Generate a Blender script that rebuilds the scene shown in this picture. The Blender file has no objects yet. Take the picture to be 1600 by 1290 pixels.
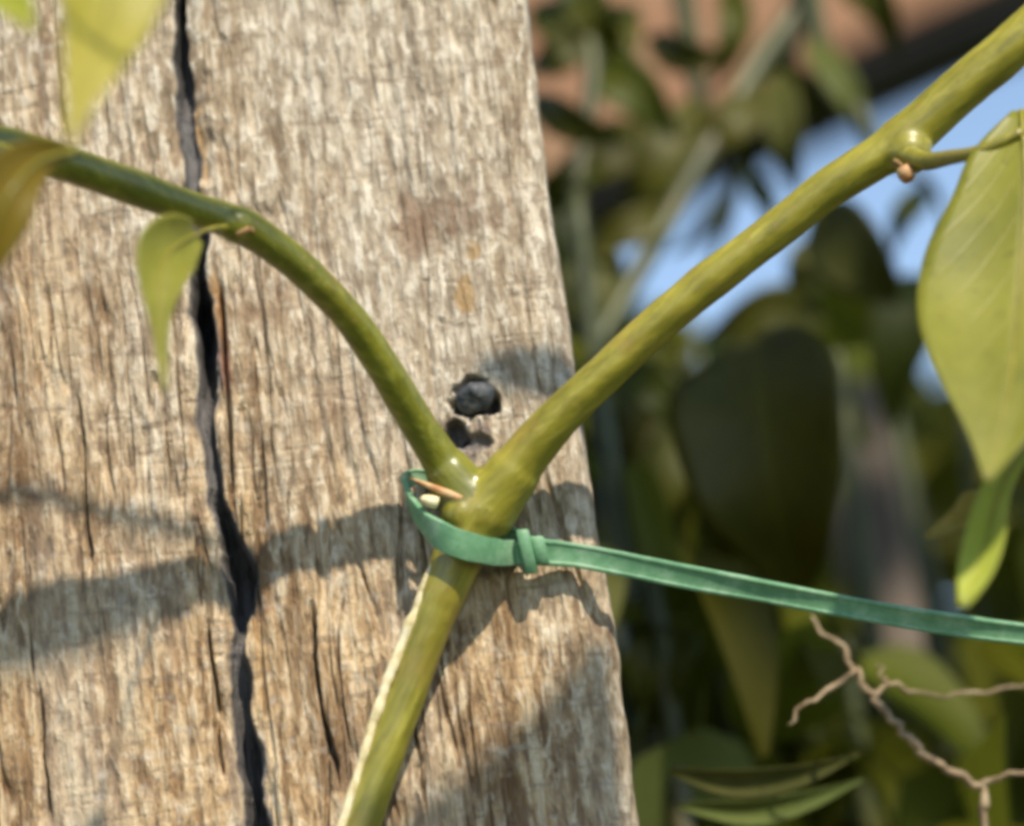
import bpy, bmesh, math, random
import numpy as np
from mathutils import Vector, Matrix

random.seed(7)
rng = np.random.default_rng(11)
S = bpy.context.scene
COL = S.collection

# ---------------------------------------------------------------- camera
PITCH, ROLL = math.radians(15.0), 0.123
CAM = Vector((0.0, -0.444, 1.30))
LENS = 100.0
FPX = 1600 * LENS / 36.0
FWD = Vector((0, math.cos(PITCH), math.sin(PITCH)))
U0 = Vector((0, -math.sin(PITCH), math.cos(PITCH)))
X0 = Vector((1, 0, 0))
RT = X0 * math.cos(ROLL) - U0 * math.sin(ROLL)
UP = U0 * math.cos(ROLL) + X0 * math.sin(ROLL)
cam = bpy.data.cameras.new('camera')
cam.lens = LENS
cam.sensor_width = 36
cam.clip_start, cam.clip_end = 0.01, 2000
cam.dof.use_dof = True
cam.dof.focus_distance = 0.452
cam.dof.aperture_fstop = 9.5
camo = bpy.data.objects.new('camera', cam)
COL.objects.link(camo)
camo.matrix_world = Matrix(((RT.x, UP.x, -FWD.x, CAM.x), (RT.y, UP.y, -FWD.y, CAM.y),
                            (RT.z, UP.z, -FWD.z, CAM.z), (0, 0, 0, 1)))
S.camera = camo

# ---------------------------------------------------------------- light
LIGHT = Vector((-0.50, 1.0, -1.2)).normalized()          # the way sunlight travels
TOSUN = -LIGHT
sun = bpy.data.lights.new('sun', 'SUN')
sun.energy = 4.2
sun.angle = math.radians(1.3)
sun.color = (1.0, 0.89, 0.72)
suno = bpy.data.objects.new('sun', sun)
COL.objects.link(suno)
suno.location = (0, -3, 6)
suno.rotation_euler = LIGHT.to_track_quat('-Z', 'Y').to_euler()
W = bpy.data.worlds.new('World')
S.world = W
W.use_nodes = True
wn = W.node_tree.nodes
sky = wn.new('ShaderNodeTexSky')
sky.sky_type = 'NISHITA'
sky.sun_disc = False
sky.sun_elevation = math.asin(TOSUN.z)
sky.sun_rotation = math.atan2(TOSUN.x, TOSUN.y)
sky.air_density = 1.0
sky.dust_density = 0.1
sky.ozone_density = 0.0
bg = wn['Background']
bg.inputs['Strength'].default_value = 0.145
W.node_tree.links.new(sky.outputs[0], bg.inputs['Color'])
vs = S.view_settings
vs.view_transform = 'Standard'
vs.look = 'None'
vs.gamma = 1
vs.use_curve_mapping = False
vs.exposure = 0.42
S.cycles.pixel_filter_type = 'BLACKMAN_HARRIS'
S.cycles.filter_width = 4.0
S.cycles.max_bounces = 8
S.cycles.transmission_bounces = 4

# ---------------------------------------------------------------- helpers
def ray(px, py):
    return FWD * FPX + RT * (px - 800) + UP * (645 - py)

def P(px, py, w=0.0):
    """point seen at a photo pixel, w metres in front of the post's face (Y = 0)"""
    d = ray(px, py)
    t = (-w - CAM.y) / d.y
    return CAM + d * t

def proj(p):
    v = p - CAM
    k = FPX / v.dot(FWD)
    return 800 + v.dot(RT) * k, 645 - v.dot(UP) * k

def SP(px, py, w):
    """point w in front of the post whose shadow falls at the photo pixel"""
    return P(px, py) - LIGHT * (w / LIGHT.y)

def mpp(p):
    """metres per photo pixel at point p"""
    return (p - CAM).dot(FWD) / FPX

def new_mesh(name, verts, faces, smooth=True):
    me = bpy.data.meshes.new(name)
    me.from_pydata([tuple(v) for v in verts], [], faces)
    me.update()
    if smooth:
        me.polygons.foreach_set('use_smooth', [True] * len(me.polygons))
    return me

def link(name, me, mat=None, parent=None, loc=None):
    o = bpy.data.objects.new(name, me)
    COL.objects.link(o)
    if mat is not None and not me.materials:
        me.materials.append(mat)
    if parent is not None:
        o.parent = parent
        o.matrix_parent_inverse = Matrix.Translation(parent.location).inverted()
    if loc is not None:
        o.location = loc
    return o

def thing(name, label, cat, loc, group=None):
    o = bpy.data.objects.new(name, None)
    COL.objects.link(o)
    o.location = loc
    o.empty_display_size = 0.05
    o['label'], o['category'] = label, cat
    if group:
        o['group'] = group
    return o

def catmull(pts, n):
    """resample a list of rows (numpy) with a Catmull-Rom curve"""
    p = np.array(pts, float)
    p = np.vstack([2 * p[0] - p[1], p, 2 * p[-1] - p[-2]])
    out = []
    for i in range(1, len(p) - 2):
        for k in range(n):
            t = k / n
            a, b, c, d = p[i - 1], p[i], p[i + 1], p[i + 2]
            out.append(0.5 * ((2 * b) + (c - a) * t + (2 * a - 5 * b + 4 * c - d) * t * t + (3 * b - a - 3 * c + d) * t ** 3))
    out.append(p[-2])
    return np.array(out)

def tube_data(rows, seg=16, caps=True):
    """rows of x,y,z,r -> verts, faces"""
    verts, faces = [], []
    n = len(rows)
    pr = [Vector(r[:3]) for r in rows]
    nrm = None
    for i in range(n):
        t = (pr[min(i + 1, n - 1)] - pr[max(i - 1, 0)]).normalized()
        if nrm is None:
            nrm = t.orthogonal().normalized()
        nrm = (nrm - t * nrm.dot(t)).normalized()
        bi = t.cross(nrm)
        for k in range(seg):
            a = 2 * math.pi * k / seg
            verts.append(pr[i] + (nrm * math.cos(a) + bi * math.sin(a)) * rows[i][3])
    for i in range(n - 1):
        for k in range(seg):
            k2 = (k + 1) % seg
            faces.append((i * seg + k, i * seg + k2, (i + 1) * seg + k2, (i + 1) * seg + k))
    if caps:
        faces.append(tuple(range(seg))[::-1])
        faces.append(tuple((n - 1) * seg + k for k in range(seg)))
    return verts, faces

def px_rows(pts, n=6):
    """[(px,py,w,rpx)] -> resampled x,y,z,r rows in metres"""
    rows = []
    for px, py, w, r in pts:
        p = P(px, py, w)
        rows.append((p.x, p.y, p.z, r * mpp(p)))
    return catmull(rows, n)

def tube(name, rows, mat, parent, seg=14):
    return link(name, new_mesh(name, *tube_data(rows, seg)), mat, parent)

# numpy value noise ------------------------------------------------
TAB = rng.random((256, 256))
def vnoise(x, y):
    xi, yi = np.floor(x).astype(int), np.floor(y).astype(int)
    fx, fy = x - xi, y - yi
    fx, fy = fx * fx * (3 - 2 * fx), fy * fy * (3 - 2 * fy)
    g = lambda a, b: TAB[a & 255, b & 255]
    return (g(xi, yi) * (1 - fx) + g(xi + 1, yi) * fx) * (1 - fy) + (g(xi, yi + 1) * (1 - fx) + g(xi + 1, yi + 1) * fx) * fy
def fbm(x, y, o=4, gain=0.5):
    s, a, t = 0, 1, 0
    for k in range(o):
        s = s + a * vnoise(x * 2 ** k + 17.3 * k, y * 2 ** k + 5.1 * k)
        t += a
        a *= gain
    return s / t
def sstep(a, b, x):
    t = np.clip((x - a) / (b - a), 0, 1)
    return t * t * (3 - 2 * t)

# ---------------------------------------------------------------- materials
class NT:
    def __init__(self, name):
        self.m = bpy.data.materials.new(name)
        self.m.use_nodes = True
        self.t = self.m.node_tree
        self.p = self.t.nodes['Principled BSDF']
        self.out = self.t.nodes['Material Output']
    def n(self, typ, **kw):
        nd = self.t.nodes.new('ShaderNode' + typ)
        for k, v in kw.items():
            setattr(nd, k, v)
        return nd
    def l(self, a, b):
        self.t.links.new(a, b)
    def coord(self, scale=(1, 1, 1), kind='Object'):
        c = self.n('TexCoord')
        m = self.n('Mapping')
        m.inputs['Scale'].default_value = scale
        self.l(c.outputs[kind], m.inputs['Vector'])
        return m.outputs[0]
    def noise(self, vec, scale, detail=4, rough=0.55, dist=0.0):
        nd = self.n('TexNoise')
        nd.inputs['Scale'].default_value = scale
        nd.inputs['Detail'].default_value = detail
        nd.inputs['Roughness'].default_value = rough
        nd.inputs['Distortion'].default_value = dist
        self.l(vec, nd.inputs['Vector'])
        return nd.outputs['Fac']
    def ramp(self, fac, stops):
        r = self.n('ValToRGB')
        el = r.color_ramp.elements
        while len(el) < len(stops):
            el.new(0.5)
        for e, (p, c) in zip(el, stops):
            e.position = p
            e.color = (c, c, c, 1) if isinstance(c, (int, float)) else (*c, 1)
        self.l(fac, r.inputs[0])
        return r.outputs[0]
    def mix(self, fac, a, b, mode='MIX'):
        m = self.n('Mix', data_type='RGBA', blend_type=mode)
        for sock, v in ((m.inputs[0], fac), (m.inputs[6], a), (m.inputs[7], b)):
            if isinstance(v, (int, float)):
                sock.default_value = v
            elif isinstance(v, tuple):
                sock.default_value = (*v, 1)
            else:
                self.l(v, sock)
        return m.outputs[2]
    def math(self, op, a, b=0.0, c=0.0):
        m = self.n('Math', operation=op)
        for s, v in zip(m.inputs, (a, b, c)):
            if isinstance(v, (int, float)):
                s.default_value = v
            else:
                self.l(v, s)
        return m.outputs[0]
    def bump(self, h, strength, dist, normal=None):
        b = self.n('Bump')
        b.inputs['Strength'].default_value = strength
        b.inputs['Distance'].default_value = dist
        self.l(h, b.inputs['Height'])
        if normal is not None:
            self.l(normal, b.inputs['Normal'])
        return b.outputs[0]
    def spot(self, centre, radii):
        """1 at the centre of an ellipsoid, 0 at its rim"""
        c = self.n('TexCoord')
        m = self.n('Mapping')
        m.vector_type = 'TEXTURE'
        m.inputs['Location'].default_value = centre
        m.inputs['Scale'].default_value = radii
        self.l(c.outputs['Object'], m.inputs['Vector'])
        ln = self.n('VectorMath', operation='LENGTH')
        self.l(m.outputs[0], ln.inputs[0])
        return self.math('SUBTRACT', 1.0, ln.outputs['Value'])

def wood_mat():
    k = NT('weathered_wood')
    fine = k.coord((1, 1, 0.10))
    coarse = k.coord((1, 1, 0.22))
    raw = k.coord((1, 1, 1))
    n1 = k.noise(fine, 430, 5, 0.68)
    n2 = k.noise(fine, 170, 4, 0.6, 0.3)
    n3 = k.noise(coarse, 60, 5, 0.6)
    n4 = k.noise(raw, 260, 3, 0.6)
    base = k.ramp(n1, [(0.33, (0.125, 0.085, 0.050)), (0.42, (0.36, 0.28, 0.19)), (0.53, (0.57, 0.475, 0.35)), (0.67, (0.76, 0.68, 0.55))])
    streak = k.ramp(n2, [(0.33, (0.20, 0.14, 0.085)), (0.48, (0.48, 0.40, 0.295)), (0.64, (0.65, 0.575, 0.46))])
    c = k.mix(0.5, base, streak)
    mot = k.noise(k.coord((1, 1, 0.30)), 480, 4, 0.65)
    c = k.mix(k.ramp(mot, [(0.36, 0.6), (0.49, 0.0)]), c, (0.20, 0.14, 0.085))
    m2 = k.noise(k.coord((1, 1, 0.34)), 620, 3, 0.6, 0.4)
    c = k.mix(k.ramp(m2, [(0.36, 0.6), (0.47, 0.0)]), c, (0.21, 0.155, 0.105))
    c = k.mix(k.ramp(m2, [(0.51, 0.0), (0.62, 0.75)]), c, (0.78, 0.715, 0.60))
    # warm tan wood, more of it lower down and near the long check
    geo = k.n('TexCoord')
    sep = k.n('SeparateXYZ')
    k.l(geo.outputs['Object'], sep.inputs[0])
    low = k.math('MULTIPLY_ADD', sep.outputs['Z'], -10.0, 1.437 * 10.0)
    lft = k.math('MULTIPLY_ADD', sep.outputs['X'], -9.0, -0.12)
    warm = k.math('ADD', k.math('ADD', low, lft), k.math('MULTIPLY_ADD', n3, 3.0, -1.35))
    warmf = k.ramp(warm, [(0.0, 0.0), (1.0, 0.85)])
    tan = k.ramp(n1, [(0.32, (0.12, 0.058, 0.022)), (0.44, (0.36, 0.215, 0.095)), (0.56, (0.55, 0.38, 0.20)), (0.72, (0.74, 0.59, 0.38))])
    tan = k.mix(k.ramp(m2, [(0.36, 0.8), (0.48, 0.0)]), tan, (0.13, 0.068, 0.028))
    tan = k.mix(k.ramp(m2, [(0.53, 0.0), (0.64, 0.65)]), tan, (0.76, 0.62, 0.42))
    c = k.mix(warmf, c, tan)
    stf = k.math('MULTIPLY', k.ramp(n2, [(0.34, 1.0), (0.47, 0.0)]), k.ramp(warm, [(0.1, 0.0), (0.9, 0.8)]))
    c = k.mix(stf, c, (0.15, 0.085, 0.04))
    crm = k.math('MULTIPLY', k.ramp(n2, [(0.56, 0.0), (0.66, 1.0)]), k.ramp(warm, [(0.1, 0.0), (0.9, 0.6)]))
    c = k.mix(crm, c, (0.74, 0.62, 0.43))
    # cool grey patches of old surface
    greyf = k.ramp(k.noise(coarse, 34, 4, 0.6), [(0.52, 0.0), (0.70, 0.42)])
    c = k.mix(greyf, c, (0.42, 0.385, 0.335))
    # small specks and cross marks
    spk = k.ramp(n4, [(0.30, 0.55), (0.42, 0.0)])
    c = k.mix(spk, c, (0.19, 0.13, 0.085))
    cross = k.coord((0.35, 1, 1.6))
    crf = k.ramp(k.noise(cross, 260, 3, 0.65), [(0.34, 0.6), (0.44, 0.0)])
    c = k.mix(crf, c, (0.24, 0.175, 0.12))
    pale = k.ramp(k.noise(raw, 330, 2, 0.5), [(0.58, 0.0), (0.70, 0.3)])
    c = k.mix(pale, c, (0.74, 0.68, 0.58))
    bandn = k.noise(k.coord((1, 1, 0.06)), 75, 3, 0.6)
    c = k.mix(k.ramp(bandn, [(0.56, 0.0), (0.72, 0.45)]), c, (0.68, 0.61, 0.50))
    c = k.mix(k.ramp(bandn, [(0.30, 0.40), (0.44, 0.0)]), c, (0.25, 0.175, 0.105))
    # stains with a shape of their own, plus shadow painted below the nail
    for px, py, rx, rz, col, amt in ((695, 335, .0095, .0050, (0.20, 0.125, 0.08), 3.0), (660, 365, .008, .004, (0.25, 0.16, 0.10), 2.2),
                                     (728, 460, .0024, .0036, (0.36, 0.20, 0.05), 3.0), (741, 392, .0016, .0026, (0.40, 0.23, 0.06), 2.0),
                                     (735, 690, .0055, .0040, (0.13, 0.10, 0.10), 2.0), (705, 670, .0026, .003, (0.10, 0.07, 0.05), 2.0),
                                     (400, 480, .008, .0050, (0.22, 0.13, 0.075), 1.0), (530, 640, .012, .006, (0.30, 0.20, 0.12), .8),
                                     (520, 1175, .0018, .0045, (0.09, 0.06, 0.05), 2.0), (350, 560, .0011, .0065, (0.30, 0.08, 0.04), 2.4),
                                     (338, 480, .0011, .006, (0.42, 0.22, 0.07), 2.4), (308, 200, .0014, .009, (0.52, 0.30, 0.10), 2.0), (402, 1010, .0018, .008, (0.46, 0.27, 0.10), 1.0)):
        q = P(px, py)
        sp = k.spot((q.x, 0.0, q.z), (rx, 0.02, rz))
        wob = k.math('ADD', k.math('MULTIPLY_ADD', n2, 2.4, -1.2), k.math('MULTIPLY_ADD', n4, 2.4, -1.2))
        f = k.math('MULTIPLY', k.math('ADD', sp, wob), amt)
        f = k.ramp(f, [(0.05, 0.0), (1.0, 0.6)])
        c = k.mix(f, c, col)
    # black-grey rot in the drying check
    at = k.n('Attribute', attribute_name='check')
    c = k.mix(at.outputs['Fac'], c, k.ramp(n2, [(0.3, (0.02, 0.02, 0.022)), (0.5, (0.085, 0.083, 0.088)), (0.72, (0.21, 0.20, 0.20))]))
    k.l(c, k.p.inputs['Base Color'])
    k.p.inputs['Roughness'].default_value = 0.85
    k.p.inputs['Specular IOR Level'].default_value = 0.25
    b1 = k.bump(n1, 1.0, 0.0013)
    b2 = k.bump(m2, 0.9, 0.0011, b1)
    k.l(b2, k.p.inputs['Normal'])
    return k.m

def stem_mat(name, a, b, blush, sc=1.0, rough=0.34, ang=60):
    k = NT(name)
    v = k.coord((1, 1, 1))
    tc = k.n('TexCoord')
    mp = k.n('Mapping', vector_type='TEXTURE')
    mp.inputs['Rotation'].default_value = (0, -math.radians(ang), 0)
    mp.inputs['Scale'].default_value = (7, 1, 1)
    k.l(tc.outputs['Object'], mp.inputs['Vector'])
    al = mp.outputs[0]
    n = k.noise(v, 90 * sc, 4, 0.6)
    st = k.noise(al, 620 * sc, 4, 0.6)
    f = k.noise(v, 620 * sc, 3, 0.6)
    c = k.ramp(n, [(0.30, a), (0.68, b)])
    c = k.mix(k.ramp(st, [(0.35, 0.5), (0.48, 0.0)]), c, tuple(x * .55 for x in a))
    c = k.mix(k.ramp(st, [(0.54, 0.0), (0.70, 0.5)]), c, tuple(min(1, x * 1.5 + .03) for x in b))
    bl = k.ramp(k.noise(v, 48 * sc, 4, 0.65), [(0.52, 0.0), (0.72, 0.65)])
    c = k.mix(bl, c, blush)
    c = k.mix(k.ramp(f, [(0.64, 0.0), (0.71, 0.55)]), c, (0.34, 0.20, 0.06))
    c = k.mix(k.ramp(f, [(0.27, 0.45), (0.35, 0.0)]), c, tuple(x * 0.5 for x in a))
    k.l(c, k.p.inputs['Base Color'])
    k.l(k.ramp(n, [(0.3, rough + .10), (0.7, rough - .06)]), k.p.inputs['Roughness'])
    k.p.inputs['Specular IOR Level'].default_value = 0.65
    k.p.inputs['Subsurface Weight'].default_value = 0.06
    k.p.inputs['Subsurface Radius'].default_value = (0.6, 0.8, 0.2)
    k.p.inputs['Subsurface Scale'].default_value = 0.001
    nb = k.bump(st, 0.3, 0.00018)
    k.l(k.bump(f, 0.15, 0.0002, nb), k.p.inputs['Normal'])
    return k.m

def leaf_mat(name, a, b, edge, trans=0.4, rough=0.45, veins=True, spread=0.7):
    k = NT(name)
    v = k.coord((1, 1, 1))
    oi = k.n('ObjectInfo')
    n = k.noise(v, 60, 4, 0.6)
    c = k.ramp(n, [(0.3, a), (0.68, b)])
    c = k.mix(k.ramp(k.noise(v, 420, 3, 0.6), [(0.60, 0.0), (0.72, 0.5)]), c, tuple(x * .62 for x in a))
    var = k.n('HueSaturation')
    k.l(k.math('MULTIPLY_ADD', oi.outputs['Random'], 0.05, 0.475), var.inputs['Hue'])
    spread = 0.15 if veins else spread
    k.l(k.math('MULTIPLY_ADD', oi.outputs['Random'], spread, 1 - spread / 2), var.inputs['Value'])
    k.l(c, var.inputs['Color'])
    c = var.outputs[0]
    h = None
    if veins:
        uv = k.n('UVMap', uv_map='UVMap')
        s = k.n('SeparateXYZ')
        k.l(uv.outputs[0], s.inputs[0])
        av = k.math('ABSOLUTE', k.math('SUBTRACT', s.outputs['Y'], 0.5))
        mid = k.ramp(av, [(0.012, 1.0), (0.04, 0.0)])
        ph = k.math('SUBTRACT', k.math('MULTIPLY', s.outputs['X'], 9.0), k.math('MULTIPLY', av, 6.0))
        saw = k.math('ABSOLUTE', k.math('SUBTRACT', k.math('FRACT', ph), 0.5))
        lat = k.ramp(saw, [(0.0, 0.6), (0.09, 0.0)])
        h = k.mix(1.0, mid, lat, 'LIGHTEN')
        c = k.mix(k.math('MULTIPLY', h, 0.30), c, edge)
    k.l(c, k.p.inputs['Base Color'])
    k.p.inputs['Roughness'].default_value = rough
    k.p.inputs['Specular IOR Level'].default_value = 0.4 if veins else 0.15
    fine = k.noise(v, 900, 3, 0.6)
    nb = k.bump(fine, 0.15, 0.0004)
    if h is not None:
        nb = k.bump(h, 0.18, -0.0005, nb)
    k.l(nb, k.p.inputs['Normal'])
    tr = k.n('BsdfTranslucent')
    tc = k.mix(0.5, c, edge)
    k.l(tc, tr.inputs['Color'])
    mx = k.n('MixShader')
    mx.inputs[0].default_value = trans
    k.l(k.p.outputs[0], mx.inputs[1])
    k.l(tr.outputs[0], mx.inputs[2])
    k.l(mx.outputs[0], k.out.inputs['Surface'])
    return k.m

def simple_mat(name, stops, scale, rough=0.7, bump=0.0, coord=(1, 1, 1), spec=0.4):
    k = NT(name)
    n = k.noise(k.coord(coord), scale, 5, 0.6)
    k.l(k.ramp(n, stops), k.p.inputs['Base Color'])
    k.p.inputs['Roughness'].default_value = rough
    k.p.inputs['Specular IOR Level'].default_value = spec
    if bump:
        k.l(k.bump(n, 0.6, bump), k.p.inputs['Normal'])
    return k.m

M_WOOD = wood_mat()
M_STEM = stem_mat('vine_stem_lower', (0.185, 0.172, 0.013), (0.30, 0.268, 0.032), (0.33, 0.22, 0.04), ang=57)
M_STEM_R = stem_mat('vine_stem_yellow_green', (0.225, 0.205, 0.014), (0.345, 0.305, 0.036), (0.35, 0.22, 0.04), ang=31)
M_STEM_D = stem_mat('vine_stem_deep_green', (0.130, 0.142, 0.008), (0.220, 0.215, 0.018), (0.20, 0.13, 0.025), ang=128)
M_BUD = simple_mat('bud_tan', [(0.35, (0.40, 0.16, 0.045)), (0.6, (0.62, 0.40, 0.20))], 500, 0.5)
M_BUDTIP = simple_mat('bud_cream', [(0.35, (0.70, 0.58, 0.28)), (0.6, (0.85, 0.78, 0.52))], 500, 0.5)
M_GLINT = simple_mat('stem_glint_cream', [(0.35, (0.45, 0.36, 0.15)), (0.5, (0.74, 0.64, 0.38)), (0.65, (0.85, 0.78, 0.55))], 300, 0.6)  # cream of the sun glint on the lower stem
M_BARK = simple_mat('leaf_scar_brown', [(0.35, (0.16, 0.09, 0.03)), (0.65, (0.34, 0.21, 0.08))], 600, 0.75, 0.0003)
M_LEAF_Y = leaf_mat('leaf_yellow_green', (0.36, 0.37, 0.035), (0.50, 0.49, 0.08), (0.62, 0.60, 0.13), 0.3)
M_LEAF_R = leaf_mat('leaf_olive', (0.165, 0.155, 0.016), (0.27, 0.235, 0.032), (0.36, 0.31, 0.06), 0.3)
M_LEAF_S = leaf_mat('leaf_small', (0.20, 0.21, 0.020), (0.32, 0.31, 0.05), (0.40, 0.38, 0.08), 0.3)
M_LEAF_O = leaf_mat('leaf_olive_brown', (0.20, 0.150, 0.008), (0.28, 0.205, 0.012), (0.33, 0.25, 0.03), 0.4)
M_LEAF_W = leaf_mat('leaf_withered', (0.34, 0.25, 0.05), (0.46, 0.38, 0.09), (0.5, 0.42, 0.12), 0.3)
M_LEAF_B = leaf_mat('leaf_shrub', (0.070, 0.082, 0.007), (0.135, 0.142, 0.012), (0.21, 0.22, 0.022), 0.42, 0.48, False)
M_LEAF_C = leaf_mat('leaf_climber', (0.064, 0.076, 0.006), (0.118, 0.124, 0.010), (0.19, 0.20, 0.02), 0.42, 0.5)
M_LEAF_G = leaf_mat('leaf_shrub_grey', (0.10, 0.12, 0.03), (0.17, 0.19, 0.055), (0.24, 0.26, 0.09), 0.35, 0.5, False)
M_STEM_B = stem_mat('shrub_stem', (0.032, 0.044, 0.008), (0.066, 0.080, 0.015), (0.10, 0.08, 0.03), 0.5, 0.5)
M_TIE = NT('green_plastic')
_v = M_TIE.coord((1, 1, 1))
M_TIE.l(M_TIE.ramp(M_TIE.noise(_v, 170, 6, 0.7), [(0.3, (0.085, 0.225, 0.105)), (0.5, (0.14, 0.315, 0.165)), (0.66, (0.27, 0.44, 0.28))]), M_TIE.p.inputs['Base Color'])
M_TIE.p.inputs['Roughness'].default_value = 0.5
M_TIE.p.inputs['Subsurface Weight'].default_value = 0.05
M_TIE.p.inputs['Subsurface Radius'].default_value = (0.4, 0.9, 0.5)
M_TIE.p.inputs['Subsurface Scale'].default_value = 0.001
M_TIE.l(M_TIE.bump(M_TIE.noise(_v, 1500, 3, 0.6), 0.2, 0.0003), M_TIE.p.inputs['Normal'])
M_TIE = M_TIE.m
M_NAIL = simple_mat('dark_steel', [(0.35, (0.03, 0.034, 0.038)), (0.55, (0.085, 0.095, 0.105)), (0.72, (0.16, 0.11, 0.07))], 420, 0.55, 0.0004)
M_TWIG = simple_mat('dry_twig_tan', [(0.3, (0.15, 0.10, 0.06)), (0.52, (0.33, 0.24, 0.145)), (0.72, (0.55, 0.44, 0.29))], 220, 0.7, 0.0006)
M_ORANGE = simple_mat('terracotta_timber', [(0.3, (0.27, 0.125, 0.065)), (0.55, (0.37, 0.20, 0.11)), (0.75, (0.42, 0.28, 0.17))], 9, 0.75, 0.002, (1, 1, 4))
M_UNDERSHADE = simple_mat('underside_shade_black', [(0.3, (0.006, 0.006, 0.008)), (0.7, (0.016, 0.016, 0.018))], 12, 0.6)
M_FENCE = simple_mat('old_fence_wood', [(0.3, (0.07, 0.055, 0.04)), (0.6, (0.16, 0.125, 0.10)), (0.8, (0.23, 0.19, 0.16))], 70, 0.85, 0.003, (1, 1, 0.12))
M_GROUND = simple_mat('soil_and_grass', [(0.35, (0.05, 0.04, 0.02)), (0.55, (0.06, 0.075, 0.025)), (0.75, (0.10, 0.085, 0.05))], 3.0, 0.95, 0.02)

# ---------------------------------------------------------------- ground
g = link('ground', new_mesh('ground', [(-300, -300, 0), (300, -300, 0), (300, 300, 0), (-300, 300, 0)], [(0, 1, 2, 3)], False), M_GROUND)
g['kind'] = 'structure'

# ---------------------------------------------------------------- wooden post
def curve_px(pts):
    q = np.array([[(p := P(a, b)).z, p.x] for a, b in pts])
    q = q[np.argsort(q[:, 0])]
    return lambda z: np.interp(z, q[:, 0], q[:, 1])

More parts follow.
